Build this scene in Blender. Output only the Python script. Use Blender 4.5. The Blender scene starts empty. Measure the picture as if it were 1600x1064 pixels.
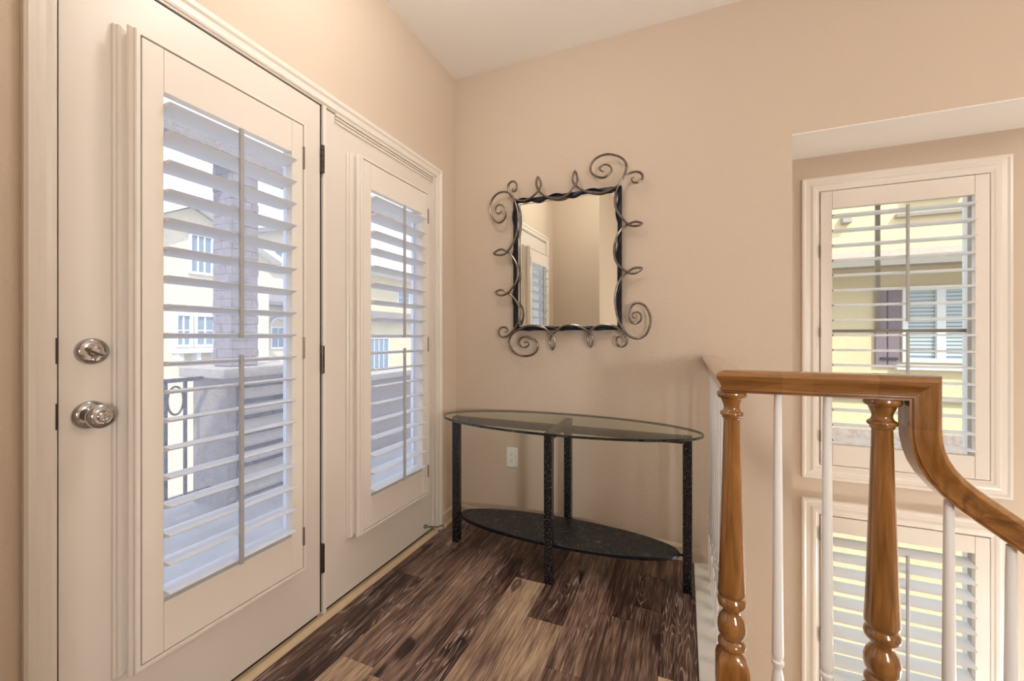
import bpy, bmesh, math, random
from mathutils import Vector, Matrix

random.seed(7)
C = bpy.context.scene.collection
PI = math.pi
scene = bpy.context.scene

# ------------------------------------------------------------------ camera
cam = bpy.data.cameras.new('camera')
camo = bpy.data.objects.new('camera', cam)
C.objects.link(camo)
camo.location = (0, 0, 1.14)
camo.rotation_euler = (PI / 2, 0, math.radians(22.75))
cam.sensor_width = 36
cam.lens = 36 * 640 / 1600
cam.shift_y = -6 / 1600
cam.clip_start = 0.02
cam.clip_end = 300
scene.camera = camo

# ------------------------------------------------------------------ world, sun, exposure
world = bpy.data.worlds.new('world')
scene.world = world
world.use_nodes = True
bg = world.node_tree.nodes['Background']
bg.inputs['Color'].default_value = (0.80, 0.87, 1.0, 1)
bg.inputs['Strength'].default_value = 2.2
sun = bpy.data.lights.new('sun', 'SUN')
sun.energy = 4.0
sun.angle = math.radians(1.5)
sun.color = (1.0, 0.95, 0.86)
suno = bpy.data.objects.new('sun', sun)
C.objects.link(suno)
suno.rotation_euler = Vector((-0.55, 0.62, -0.85)).to_track_quat('-Z', 'Y').to_euler()

vs = scene.view_settings
vs.view_transform = 'Standard'
vs.look = 'None'
vs.exposure = 0.05
vs.gamma = 1.0
vs.use_curve_mapping = False


WARM = (1.0, 0.985, 0.965, 1)
# unseen globe lamps, the first placed by the mirror's shadows, the others added as fill: x, y, z, radius, radiance (they are built, as glowing globes, at the end of the script)
LAMPS = [(-0.70, 0.98, 2.54, 0.09, 42), (1.2, -0.78, 1.15, 0.18, 68), (2.9, 0.8, 2.3, 0.15, 36), (2.1, 1.95, -0.75, 0.13, 88)]

# ------------------------------------------------------------------ materials


def lin(r, g, b):
    f = lambda c: (c / 255 / 12.92) if c / 255 <= 0.04045 else ((c / 255 + 0.055) / 1.055) ** 2.4
    return (f(r), f(g), f(b), 1)


def mat(name, color, rough=0.5, metal=0.0, coat=0.0, bump=None, spec=0.5, mott=None):
    """bump = (scale, strength, distance); mott = (scale, amount) soft colour variation"""
    m = bpy.data.materials.new(name)
    m.use_nodes = True
    nt = m.node_tree
    b = nt.nodes['Principled BSDF']
    b.inputs['Base Color'].default_value = color
    b.inputs['Roughness'].default_value = rough
    b.inputs['Metallic'].default_value = metal
    b.inputs['Coat Weight'].default_value = coat
    b.inputs['Coat Roughness'].default_value = 0.06
    b.inputs['Specular IOR Level'].default_value = spec
    if bump or mott:
        tc = nt.nodes.new('ShaderNodeTexCoord')
    if bump:
        n = nt.nodes.new('ShaderNodeTexNoise')
        n.inputs['Scale'].default_value = bump[0]
        n.inputs['Detail'].default_value = 4
        nt.links.new(tc.outputs['Object'], n.inputs['Vector'])
        bp = nt.nodes.new('ShaderNodeBump')
        bp.inputs['Strength'].default_value = bump[1]
        bp.inputs['Distance'].default_value = bump[2]
        nt.links.new(n.outputs['Fac'], bp.inputs['Height'])
        nt.links.new(bp.outputs['Normal'], b.inputs['Normal'])
    if mott:
        n2 = nt.nodes.new('ShaderNodeTexNoise')
        n2.inputs['Scale'].default_value = mott[0]
        n2.inputs['Detail'].default_value = 6
        nt.links.new(tc.outputs['Object'], n2.inputs['Vector'])
        r = nt.nodes.new('ShaderNodeValToRGB')
        a = mott[1]
        r.color_ramp.elements[0].position = 0.3
        r.color_ramp.elements[1].position = 0.7
        r.color_ramp.elements[0].color = tuple(c * (1 - a) for c in color[:3]) + (1,)
        r.color_ramp.elements[1].color = tuple(min(1, c * (1 + a)) for c in color[:3]) + (1,)
        nt.links.new(n2.outputs['Fac'], r.inputs['Fac'])
        nt.links.new(r.outputs['Color'], b.inputs['Base Color'])
    return m


M = {}
M['wall'] = mat('wall_paint', lin(207, 189, 169), 0.75, bump=(70, 0.6, 0.002), spec=0.25)
M['ceiling'] = mat('ceiling_paint', lin(238, 232, 224), 0.85, bump=(80, 0.25, 0.002), spec=0.2)
M['trim'] = mat('trim_paint', lin(228, 219, 207), 0.32, bump=(30, 0.05, 0.001), spec=0.5)
M['door'] = mat('door_paint', lin(221, 211, 199), 0.4, bump=(12, 0.05, 0.002), spec=0.45, mott=(3, 0.015))
M['shutter'] = mat('shutter_paint', lin(228, 218, 206), 0.35, spec=0.5)
M['louver'] = mat('louver_paint', lin(226, 228, 232), 0.38, spec=0.5)
M['tilt'] = mat('tilt_bar_grey', lin(168, 165, 162), 0.38)  # mid-grey, darker than the louvers
M['white'] = mat('white_enamel', lin(236, 234, 230), 0.28, spec=0.5)
M['plastic'] = mat('outlet_plastic', lin(238, 234, 226), 0.3)
M['slot'] = mat('dark_slot', lin(30, 27, 24), 0.6)
M['chrome'] = mat('chrome', lin(186, 184, 184), 0.07, metal=1.0)
M['bronze'] = mat('hinge_bronze', lin(92, 84, 76), 0.32, metal=1.0, bump=(200, 0.2, 0.0005))
M['bronze_light'] = mat('hinge_nickel', lin(140, 132, 120), 0.35, metal=0.9)
M['iron'] = mat('brushed_iron', lin(124, 112, 102), 0.3, metal=0.9, bump=(260, 0.4, 0.0006), mott=(40, 0.35))
M['iron_dark'] = mat('dark_iron', lin(38, 38, 46), 0.38, metal=0.7, bump=(120, 0.5, 0.0015), mott=(60, 0.4))
M['mirror'] = mat('mirror_silver', lin(238, 240, 234), 0.0, metal=1.0)
M['rimglass'] = mat('glass_rim', lin(14, 34, 28), 0.06, spec=0.8)
M['threshold'] = mat('threshold_wood', lin(206, 182, 148), 0.45, bump=(60, 0.1, 0.001), mott=(25, 0.06))
M['rubber'] = mat('sweep_rubber', lin(36, 28, 22), 0.7)


def glow(name, k):
    m = mat(name, lin(240, 236, 228), 0.4)
    b = m.node_tree.nodes['Principled BSDF']
    b.inputs['Emission Color'].default_value = WARM
    b.inputs['Emission Strength'].default_value = k
    return m


# outdoors
M['stucco'] = mat('stucco_cream', lin(226, 209, 166), 0.9, bump=(14, 0.4, 0.02), mott=(1.2, 0.05))
M['stucco_pale'] = mat('stucco_pale', lin(228, 214, 184), 0.9, bump=(14, 0.4, 0.02), mott=(1.0, 0.05))
M['stucco_grey'] = mat('stucco_grey', lin(150, 140, 132), 0.95, bump=(60, 0.8, 0.01), mott=(90, 0.28))
M['veneer'] = mat('veneer_brick', lin(146, 138, 140), 0.9, bump=(60, 0.6, 0.006), mott=(20, 0.2))
M['concrete'] = mat('deck_concrete', lin(168, 164, 160), 0.85, bump=(40, 0.4, 0.004), mott=(6, 0.14))
M['capstone'] = mat('cap_stone', lin(176, 168, 158), 0.85, bump=(40, 0.6, 0.006), mott=(30, 0.12))
M['extwhite'] = mat('exterior_white', lin(235, 235, 232), 0.5)
M['taupe'] = mat('door_taupe', lin(128, 112, 118), 0.6)
M['shingle'] = mat('roof_shingle', lin(176, 160, 148), 0.9, bump=(50, 0.6, 0.01), mott=(22, 0.25))
M['shingle_dark'] = mat('roof_dark', lin(140, 134, 132), 0.9, bump=(50, 0.6, 0.01), mott=(18, 0.2))
M['fascia'] = mat('fascia_grey', lin(150, 142, 128), 0.7)
M['railing_black'] = mat('railing_black', lin(52, 50, 54), 0.5, metal=0.3)
M['winglass'] = mat('far_glass', lin(120, 140, 150), 0.08, spec=0.9)
M['blind'] = mat('far_blind', lin(196, 204, 200), 0.7)
M['ground'] = mat('ground_asphalt', lin(150, 148, 142), 0.95, mott=(2, 0.1))


def glass_mat(name, tint, dust, rough=0.0, dustcol=(0.8, 0.82, 0.9, 1)):
    m = bpy.data.materials.new(name)
    m.use_nodes = True
    nt = m.node_tree
    nt.nodes.clear()
    out = nt.nodes.new('ShaderNodeOutputMaterial')
    tr = nt.nodes.new('ShaderNodeBsdfTransparent')
    tr.inputs['Color'].default_value = tint
    gl = nt.nodes.new('ShaderNodeBsdfGlossy')
    gl.inputs['Roughness'].default_value = rough
    fr = nt.nodes.new('ShaderNodeFresnel')
    fr.inputs['IOR'].default_value = 1.5
    mx = nt.nodes.new('ShaderNodeMixShader')
    geo = nt.nodes.new('ShaderNodeNewGeometry')      # reflect only where the ray enters the pane
    one = nt.nodes.new('ShaderNodeMath')
    one.operation = 'SUBTRACT'
    one.inputs[0].default_value = 1.0
    nt.links.new(geo.outputs['Backfacing'], one.inputs[1])
    mul = nt.nodes.new('ShaderNodeMath')
    mul.operation = 'MULTIPLY'
    nt.links.new(fr.outputs['Fac'], mul.inputs[0])
    nt.links.new(one.outputs[0], mul.inputs[1])
    nt.links.new(mul.outputs[0], mx.inputs['Fac'])
    nt.links.new(tr.outputs[0], mx.inputs[1])
    nt.links.new(gl.outputs[0], mx.inputs[2])
    last = mx
    if dust > 0:
        df = nt.nodes.new('ShaderNodeBsdfDiffuse')
        df.inputs['Color'].default_value = dustcol
        tl = nt.nodes.new('ShaderNodeBsdfTranslucent')
        tl.inputs['Color'].default_value = dustcol
        ad = nt.nodes.new('ShaderNodeMixShader')
        ad.inputs['Fac'].default_value = 0.7
        nt.links.new(df.outputs[0], ad.inputs[1])
        nt.links.new(tl.outputs[0], ad.inputs[2])
        tc = nt.nodes.new('ShaderNodeTexCoord')
        no = nt.nodes.new('ShaderNodeTexNoise')
        no.inputs['Scale'].default_value = 90
        no.inputs['Detail'].default_value = 5
        nt.links.new(tc.outputs['Object'], no.inputs['Vector'])
        mr = nt.nodes.new('ShaderNodeMapRange')
        mr.inputs['From Min'].default_value = 0.35
        mr.inputs['From Max'].default_value = 0.75
        mr.inputs['To Min'].default_value = dust * 0.7
        mr.inputs['To Max'].default_value = dust * 1.7
        nt.links.new(no.outputs['Fac'], mr.inputs['Value'])
        m2 = nt.nodes.new('ShaderNodeMixShader')
        nt.links.new(mr.outputs[0], m2.inputs['Fac'])
        nt.links.new(mx.outputs[0], m2.inputs[1])
        nt.links.new(ad.outputs[0], m2.inputs[2])
        last = m2
    nt.links.new(last.outputs[0], out.inputs['Surface'])
    return m


M['doorglass'] = glass_mat('dusty_door_glass', (0.93, 0.95, 1.0, 1), 0.13)
M['paneglass'] = glass_mat('window_pane_glass', (0.95, 0.97, 0.97, 1), 0.03)
M['tableglass'] = glass_mat('table_glass', (0.93, 0.975, 0.93, 1), 0.0)


def wood_mat(name, dark, mid, light, axis_scale, rough=0.2, coat=0.9):
    """varnished oak: stretched grain; tint changes per object through the 'tone' property"""
    m = bpy.data.materials.new(name)
    m.use_nodes = True
    nt = m.node_tree
    b = nt.nodes['Principled BSDF']
    tc = nt.nodes.new('ShaderNodeTexCoord')
    mp = nt.nodes.new('ShaderNodeMapping')
    mp.inputs['Scale'].default_value = axis_scale
    nt.links.new(tc.outputs['Object'], mp.inputs['Vector'])
    n = nt.nodes.new('ShaderNodeTexNoise')
    n.inputs['Scale'].default_value = 9
    n.inputs['Detail'].default_value = 8
    n.inputs['Distortion'].default_value = 0.7
    nt.links.new(mp.outputs[0], n.inputs['Vector'])
    r = nt.nodes.new('ShaderNodeValToRGB')
    e = r.color_ramp.elements
    e[0].position, e[0].color = 0.3, dark
    e[1].position, e[1].color = 0.72, light
    k = e.new(0.5)
    k.color = mid
    at = nt.nodes.new('ShaderNodeAttribute')
    at.attribute_type = 'OBJECT'
    at.attribute_name = 'tone'
    ma = nt.nodes.new('ShaderNodeMath')
    ma.operation = 'ADD'
    nt.links.new(n.outputs['Fac'], ma.inputs[0])
    nt.links.new(at.outputs['Fac'], ma.inputs[1])
    nt.links.new(ma.outputs[0], r.inputs['Fac'])
    nt.links.new(r.outputs['Color'], b.inputs['Base Color'])
    b.inputs['Roughness'].default_value = rough
    b.inputs['Coat Weight'].default_value = coat
    b.inputs['Coat Roughness'].default_value = 0.05
    return m


M['oak_z'] = wood_mat('oak_turned', lin(108, 68, 22), lin(140, 92, 38), lin(160, 110, 54), (5, 5, 0.5))
M['oak_x'] = wood_mat('oak_rail', lin(108, 68, 22), lin(140, 92, 38), lin(160, 110, 54), (0.5, 5, 5))
M['oak_y'] = wood_mat('oak_rail_return', lin(108, 68, 22), lin(140, 92, 38), lin(160, 110, 54), (5, 0.5, 5))


def plank_mat():
    m = bpy.data.materials.new('weathered_plank')
    m.use_nodes = True
    nt = m.node_tree
    N = nt.nodes.new
    L = nt.links.new
    b = nt.nodes['Principled BSDF']
    tc = N('ShaderNodeTexCoord')
    oi = N('ShaderNodeAttribute')
    oi.attribute_type = 'OBJECT'
    oi.attribute_name = 'seed'
    tone = N('ShaderNodeAttribute')
    tone.attribute_type = 'OBJECT'
    tone.attribute_name = 'tone'
    cmb = N('ShaderNodeCombineXYZ')
    mu = N('ShaderNodeMath'); mu.operation = 'MULTIPLY'; mu.inputs[1].default_value = 13.7
    L(oi.outputs['Fac'], mu.inputs[0])
    L(mu.outputs[0], cmb.inputs[1])
    L(oi.outputs['Fac'], cmb.inputs[2])
    add = N('ShaderNodeVectorMath'); add.operation = 'ADD'
    L(tc.outputs['Object'], add.inputs[0]); L(cmb.outputs[0], add.inputs[1])

    def noise(scale, sx, sy, detail=5, dist=0.0):
        mp = N('ShaderNodeMapping')
        mp.inputs['Scale'].default_value = (sx, sy, 1)
        L(add.outputs[0], mp.inputs['Vector'])
        n = N('ShaderNodeTexNoise')
        n.inputs['Scale'].default_value = scale
        n.inputs['Detail'].default_value = detail
        n.inputs['Distortion'].default_value = dist
        L(mp.outputs[0], n.inputs['Vector'])
        return n

    def math2(op, a, bv):
        q = N('ShaderNodeMath'); q.operation = op
        for i, v in enumerate((a, bv)):
            if isinstance(v, (int, float)):
                q.inputs[i].default_value = v
            else:
                L(v, q.inputs[i])
        return q.outputs[0]
    big = noise(2.2, 2.0, 0.8, 3)
    streak = noise(10, 6.0, 0.28, 6, 0.3)
    fine = noise(75, 3.2, 0.14, 6, 0.3)
    v = math2('ADD', math2('MULTIPLY', math2('SUBTRACT', big.outputs['Fac'], 0.5), 1.25), tone.outputs['Fac'])
    v = math2('ADD', v, math2('MULTIPLY', math2('SUBTRACT', streak.outputs['Fac'], 0.5), 1.0))
    v = math2('ADD', v, math2('MULTIPLY', math2('SUBTRACT', fine.outputs['Fac'], 0.5), 1.3))
    knot = N('ShaderNodeMapRange'); knot.inputs['From Min'].default_value = 0.66; knot.inputs['From Max'].default_value = 0.72
    knot_src = noise(5.5, 1.9, 0.75, 1, 0.0)
    L(knot_src.outputs['Fac'], knot.inputs['Value'])
    v = math2('SUBTRACT', v, math2('MULTIPLY', knot.outputs[0], 0.45))
    ramp = N('ShaderNodeValToRGB')
    e = ramp.color_ramp.elements
    e[0].position, e[0].color = 0.0, lin(42, 26, 24)
    e[1].position, e[1].color = 1.0, lin(204, 178, 146)
    for p, c in ((0.22, lin(76, 54, 48)), (0.45, lin(116, 90, 79)), (0.7, lin(158, 131, 112))):
        k = e.new(p); k.color = c
    L(v, ramp.inputs['Fac'])
    # cerused cathedral grain: distorted rings, thin pale lines, only here and there
    mp = N('ShaderNodeMapping'); mp.inputs['Scale'].default_value = (9.0, 0.9, 1)
    L(add.outputs[0], mp.inputs['Vector'])
    n0 = N('ShaderNodeTexNoise'); n0.inputs['Scale'].default_value = 1.3; n0.inputs['Detail'].default_value = 2.5
    L(mp.outputs[0], n0.inputs['Vector'])
    rings = math2('FRACT', math2('MULTIPLY', n0.outputs['Fac'], 22.0), 0)
    line = N('ShaderNodeMapRange')
    line.inputs['From Min'].default_value = 0.72
    line.inputs['From Max'].default_value = 0.9
    L(rings, line.inputs['Value'])
    msk = noise(3.2, 2.2, 0.7, 2)
    mr = N('ShaderNodeMapRange')
    mr.inputs['From Min'].default_value = 0.52
    mr.inputs['From Max'].default_value = 0.6
    brk = N('ShaderNodeMapRange')
    brk.inputs['From Min'].default_value = 0.36
    brk.inputs['From Max'].default_value = 0.6
    L(fine.outputs['Fac'], brk.inputs['Value'])
    sw = N('ShaderNodeAttribute'); sw.attribute_type = 'OBJECT'; sw.attribute_name = 'swirl'
    L(math2('ADD', msk.outputs['Fac'], sw.outputs['Fac']), mr.inputs['Value'])
    f = math2('MULTIPLY', math2('MULTIPLY', line.outputs[0], mr.outputs[0]), math2('MULTIPLY', brk.outputs[0], 0.95))
    mix = N('ShaderNodeMix'); mix.data_type = 'RGBA'
    L(f, mix.inputs[0]); L(ramp.outputs['Color'], mix.inputs[6])
    mix.inputs[7].default_value = lin(196, 176, 164)
    L(mix.outputs[2], b.inputs['Base Color'])
    b.inputs['Roughness'].default_value = 0.38
    bp = N('ShaderNodeBump'); bp.inputs['Strength'].default_value = 0.25; bp.inputs['Distance'].default_value = 0.001
    L(fine.outputs['Fac'], bp.inputs['Height']); L(bp.outputs['Normal'], b.inputs['Normal'])
    return m


M['plank'] = plank_mat()


def speckle_mat(name, base, spot, scale, thr, rough=0.35, strength=0.8):
    m = bpy.data.materials.new(name)
    m.use_nodes = True
    nt = m.node_tree
    b = nt.nodes['Principled BSDF']
    tc = nt.nodes.new('ShaderNodeTexCoord')
    v = nt.nodes.new('ShaderNodeTexNoise')
    v.inputs['Scale'].default_value = scale
    v.inputs['Detail'].default_value = 3
    nt.links.new(tc.outputs['Object'], v.inputs['Vector'])
    r = nt.nodes.new('ShaderNodeValToRGB')
    r.color_ramp.elements[0].position = thr
    r.color_ramp.elements[0].color = base
    r.color_ramp.elements[1].position = thr + 0.12
    r.color_ramp.elements[1].color = spot
    nt.links.new(v.outputs['Fac'], r.inputs['Fac'])
    nt.links.new(r.outputs['Color'], b.inputs['Base Color'])
    b.inputs['Roughness'].default_value = rough
    bp = nt.nodes.new('ShaderNodeBump')
    bp.inputs['Strength'].default_value = strength
    bp.inputs['Distance'].default_value = 0.0015
    nt.links.new(v.outputs['Fac'], bp.inputs['Height'])
    nt.links.new(bp.outputs['Normal'], b.inputs['Normal'])
    return m


M['hammered'] = speckle_mat('hammered_black', lin(13, 13, 18), lin(96, 96, 104), 150, 0.55, rough=0.25, strength=1.0)


def slate_mat():
    m = bpy.data.materials.new('slate_shelf')
    m.use_nodes = True
    nt = m.node_tree
    b = nt.nodes['Principled BSDF']
    tc = nt.nodes.new('ShaderNodeTexCoord')
    n = nt.nodes.new('ShaderNodeTexNoise')
    n.inputs['Scale'].default_value = 9
    n.inputs['Detail'].default_value = 2
    n.inputs['Distortion'].default_value = 2.5
    nt.links.new(tc.outputs['Object'], n.inputs['Vector'])
    r = nt.nodes.new('ShaderNodeValToRGB')
    e = r.color_ramp.elements
    e[0].position, e[0].color = 0.0, lin(18, 19, 24)
    e[1].position, e[1].color = 1.0, lin(28, 30, 37)
    for p, c in ((0.485, lin(23, 25, 31)), (0.5, lin(104, 106, 110)), (0.515, lin(23, 25, 31))):
        k = e.new(p); k.color = c
    nt.links.new(n.outputs['Fac'], r.inputs['Fac'])
    nt.links.new(r.outputs['Color'], b.inputs['Base Color'])
    b.inputs['Roughness'].default_value = 0.42
    return m


M['slate'] = slate_mat()

# ------------------------------------------------------------------ mesh helpers


class MB:
    def __init__(self):
        self.v = []
        self.f = []
        self.mi = []

    def box(self, x0, x1, y0, y1, z0, z1, mi=0):
        b = len(self.v)
        for z in (z0, z1):
            self.v += [(x0, y0, z), (x1, y0, z), (x1, y1, z), (x0, y1, z)]
        for q in ((0, 3, 2, 1), (4, 5, 6, 7), (0, 1, 5, 4), (1, 2, 6, 5), (2, 3, 7, 6), (3, 0, 4, 7)):
            self.f.append(tuple(b + i for i in q)); self.mi.append(mi)
        return self

    def obox(self, c, size, ang_axis='Z', ang=0.0, mi=0):
        R = Matrix.Rotation(ang, 3, ang_axis)
        b = len(self.v)
        sx, sy, sz = [s / 2 for s in size]
        for z in (-sz, sz):
            for x, y in ((-sx, -sy), (sx, -sy), (sx, sy), (-sx, sy)):
                p = R @ Vector((x, y, z)) + Vector(c)
                self.v.append(tuple(p))
        for q in ((0, 3, 2, 1), (4, 5, 6, 7), (0, 1, 5, 4), (1, 2, 6, 5), (2, 3, 7, 6), (3, 0, 4, 7)):
            self.f.append(tuple(b + i for i in q)); self.mi.append(mi)
        return self

    def loft(self, rings, closed=True, cap=True, mi=0):
        b = len(self.v)
        n = len(rings[0])
        for r in rings:
            self.v += [tuple(p) for p in r]
        k = len(rings)
        for i in range(k - 1):
            for j in range(n if closed else n - 1):
                j2 = (j + 1) % n
                self.f.append((b + i * n + j, b + i * n + j2, b + (i + 1) * n + j2, b + (i + 1) * n + j)); self.mi.append(mi)
        if cap:
            self.f.append(tuple(b + j for j in reversed(range(n)))); self.mi.append(mi)
            self.f.append(tuple(b + (k - 1) * n + j for j in range(n))); self.mi.append(mi)
        return self

    def lathe(self, prof, c=(0, 0, 0), axis='Z', n=20, cap=True, mi=0):
        """prof = [(r, h)] along the axis"""
        rings = []
        for r, h in prof:
            ring = []
            for i in range(n):
                a = 2 * PI * i / n
                u, w = r * math.cos(a), r * math.sin(a)
                p = {'Z': (u, w, h), 'X': (h, u, w), 'Y': (w, h, u)}[axis]
                ring.append((p[0] + c[0], p[1] + c[1], p[2] + c[2]))
            rings.append(ring)
        return self.loft(rings, True, cap, mi)

    def tube(self, pts, r, n=8, mi=0, normal=None):
        """pts list of Vectors, r float or list"""
        pts = [Vector(p) for p in pts]
        rings = []
        up = Vector(normal) if normal else None
        for i, p in enumerate(pts):
            a = pts[max(i - 1, 0)]
            c = pts[min(i + 1, len(pts) - 1)]
            t = (c - a).normalized()
            if up is None:
                ref = Vector((0, 0, 1)) if abs(t.z) < 0.9 else Vector((1, 0, 0))
            else:
                ref = up
            s = t.cross(ref).normalized()
            w = s.cross(t)
            rr = r[i] if isinstance(r, (list, tuple)) else r
            rings.append([p + rr * (math.cos(2 * PI * k / n) * s + math.sin(2 * PI * k / n) * w) for k in range(n)])
        return self.loft(rings, True, True, mi)

    def build(self, name, material, parent=None, smooth=False, bevel=0.0, loc=None, autosmooth=True):
        me = bpy.data.meshes.new(name)
        off = Vector(loc) if loc else Vector((0, 0, 0))
        me.from_pydata([tuple(Vector(p) - off) for p in self.v], [], self.f)
        bm = bmesh.new()
        bm.from_mesh(me)
        bmesh.ops.recalc_face_normals(bm, faces=bm.faces)
        if smooth:
            for f in bm.faces:
                f.smooth = True
            for e in bm.edges:
                if len(e.link_faces) == 2 and e.calc_face_angle(0) > math.radians(38):
                    e.smooth = False
        bm.to_mesh(me)
        bm.free()
        mats = material if isinstance(material, (list, tuple)) else [material]
        for mm in mats:
            me.materials.append(mm)
        if len(mats) > 1:
            for p, i in zip(me.polygons, self.mi):
                p.material_index = i
        o = bpy.data.objects.new(name, me)
        C.objects.link(o)
        o.location = off
        if bevel:
            md = o.modifiers.new('bevel', 'BEVEL')
            md.width = bevel
            md.segments = 2
            md.limit_method = 'ANGLE'
            md.angle_limit = math.radians(40)
        if parent:
            attach(o, parent)
        return o


def attach(o, parent):
    o.parent = parent
    # objects are made in world coordinates; keep them there under an unrotated, unscaled parent
    pw = Vector((0, 0, 0))
    p = parent
    while p:
        pw += Vector(p.location)
        p = p.parent
    o.location = Vector(o.location) - pw


def tag(o, label=None, cat=None, group=None, kind=None):
    if label: o['label'] = label
    if cat: o['category'] = cat
    if group: o['group'] = group
    if kind: o['kind'] = kind
    return o


def thing(name, label, cat, loc, group=None):
    o = bpy.data.objects.new(name, None)
    o.empty_display_size = 0.1
    C.objects.link(o)
    o.location = loc
    return tag(o, label, cat, group)


def struct(o):
    o['kind'] = 'structure'
    return o


def left_wall(u, v, d):      # u along y, v up, d out of the wall into the room
    return (W + d, u, v)


def stair_wall(u, v, d):     # u along x, v up, d out of the wall into the stairwell
    return (u, Y2 - d, v)


def frame_mould(mb, rect, prof, fn, sides='LTRB'):
    """mitred moulding: prof = [(outset, depth)] swept round rect (u0,u1,v0,v1)"""
    u0, u1, v0, v1 = rect
    bottom = 'B' in sides

    def corner(k, o, d):
        if k == 0: return fn(u0 - o, v0 - (o if bottom else 0), d)
        if k == 1: return fn(u0 - o, v1 + o, d)
        if k == 2: return fn(u1 + o, v1 + o, d)
        return fn(u1 + o, v0 - (o if bottom else 0), d)
    ks = [0, 1, 2, 3] + ([0] if bottom else [])
    rings = [[corner(k, o, d) for o, d in prof] for k in ks]
    mb.loft(rings, True, not bottom)
    return mb


def ring_slab(mb, outer, inner, d0, d1, fn):
    """a slab with a rectangular hole"""
    def rect(r, d):
        u0, u1, v0, v1 = r
        return [fn(u0, v0, d), fn(u0, v1, d), fn(u1, v1, d), fn(u1, v0, d)]
    b = len(mb.v)
    for r, d in ((outer, d0), (inner, d0), (outer, d1), (inner, d1)):
        mb.v += rect(r, d)
    for i in range(4):
        j = (i + 1) % 4
        for q in ((i, j, 4 + j, 4 + i), (8 + i, 8 + j, 12 + j, 12 + i), (i, j, 8 + j, 8 + i), (4 + i, 4 + j, 12 + j, 12 + i)):
            mb.f.append(tuple(b + t for t in q)); mb.mi.append(0)
    return mb


def fbox(mb, fn, u0, u1, v0, v1, d0, d1, mi=0):
    a = fn(u0, v0, d0)
    c = fn(u1, v1, d1)
    mb.box(min(a[0], c[0]), max(a[0], c[0]), min(a[1], c[1]), max(a[1], c[1]), min(a[2], c[2]), max(a[2], c[2]), mi)
    return mb


def rod_path(P, fn, sub=5):
    """Catmull-Rom through P=[(a,b)]"""
    out = []
    n = len(P)
    for i in range(n - 1):
        p0, p1, p2, p3 = P[max(i - 1, 0)], P[i], P[i + 1], P[min(i + 2, n - 1)]
        for s in range(sub):
            t = s / sub
            q = []
            for k in range(2):
                a, b, c, d = p0[k], p1[k], p2[k], p3[k]
                q.append(0.5 * (2 * b + (c - a) * t + (2 * a - 5 * b + 4 * c - d) * t * t + (3 * b - a - 3 * c + d) * t ** 3))
            out.append(fn(q[0], q[1]))
    out.append(fn(*P[-1]))
    return out


W = -1.34       # plane of the wall with the French doors
D = 2.268       # plane of the wall with the mirror
Y2 = 2.585      # plane of the stairwell wall
CEIL = 2.775
# ================================================================== THE ROOM SHELL
# floor: slab with plank children
mb = MB()
mb.box(-1.34, 0.05, 0.2, D, -0.12, -0.008)
mb.box(-0.90, 3.2, -3.5, 0.2, -0.12, -0.008)
mb.box(0.05, 0.52, 0.2, 1.22, -0.12, -0.008)
floor = struct(mb.build('floor', M['rubber']))
SE = [-1.322, -1.13, -0.985, -0.873, -0.736, -0.588, -0.44, -0.32, -0.2, -0.08, 0.045]
near = {0: [(0.2, 1.62, .06), (1.62, D, .12)],
        1: [(0.2, 1.117, .72), (1.117, D, .30)],
        2: [(0.2, 1.09, .42), (1.09, D, .40)],
        3: [(0.2, 1.95, .14), (1.95, D, .3)],
        4: [(0.2, 1.80, .78), (1.80, D, .3)],
        5: [(0.2, 1.565, .62), (1.565, 1.93, .16), (1.93, D, .22)],
        6: [(0.2, 1.35, .38), (1.35, D, .34)],
        7: [(0.2, 1.70, .24), (1.70, D, .26)],
        8: [(0.2, 1.80, .40), (1.80, 2.05, .08), (2.05, D, .22)],
        9: [(0.2, 1.459, .80), (1.459, D, .14)]}
rnd = random.Random(3)
planks = []
for i in range(10):
    for y0, y1, t in near[i]:
        if SE[i + 1] < -0.83: y0 = max(y0, 0.236)
        planks.append((SE[i], SE[i + 1], y0, y1, t * .8 + .17))
x = -0.84
while x < 3.15:
    x1 = min(x + 0.148, 3.2)
    y = -3.5
    y += rnd.uniform(0.3, 1.2) - 1.2
    while y < 0.2:
        y1 = min(y + 1.22, 0.2)
        if y1 > -3.45 and y1 - max(y, -3.5) > 0.02:
            planks.append((x, x1, max(y, -3.5), y1, rnd.choice([.1, .2, .3, .4, .55, .7])))
        y = y1
        if y1 >= 0.2: break
    x = x1
for x0, x1, t in ((0.045, 0.17, .3), (0.17, 0.3, .5), (0.3, 0.41, .2), (0.41, 0.52, .6)):
    planks.append((x0, x1, 0.2, 1.2, t))
g = 0.0006
for k, (x0, x1, y0, y1, t) in enumerate(planks):
    m = MB().box(x0 + g, x1 - g, y0 + g, y1 - g, -0.008, 0.0)
    o = m.build('plank', M['plank'], floor, loc=(x0, y0, -0.004))
    o['tone'] = float(t)
    o['seed'] = float(k * 0.77)
    o['swirl'] = 0.10 if t < 0.32 and (x1 < -1.1 or abs(x0 + .873) < .01 or abs(x0 + .08) < .01) else -0.02

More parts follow.
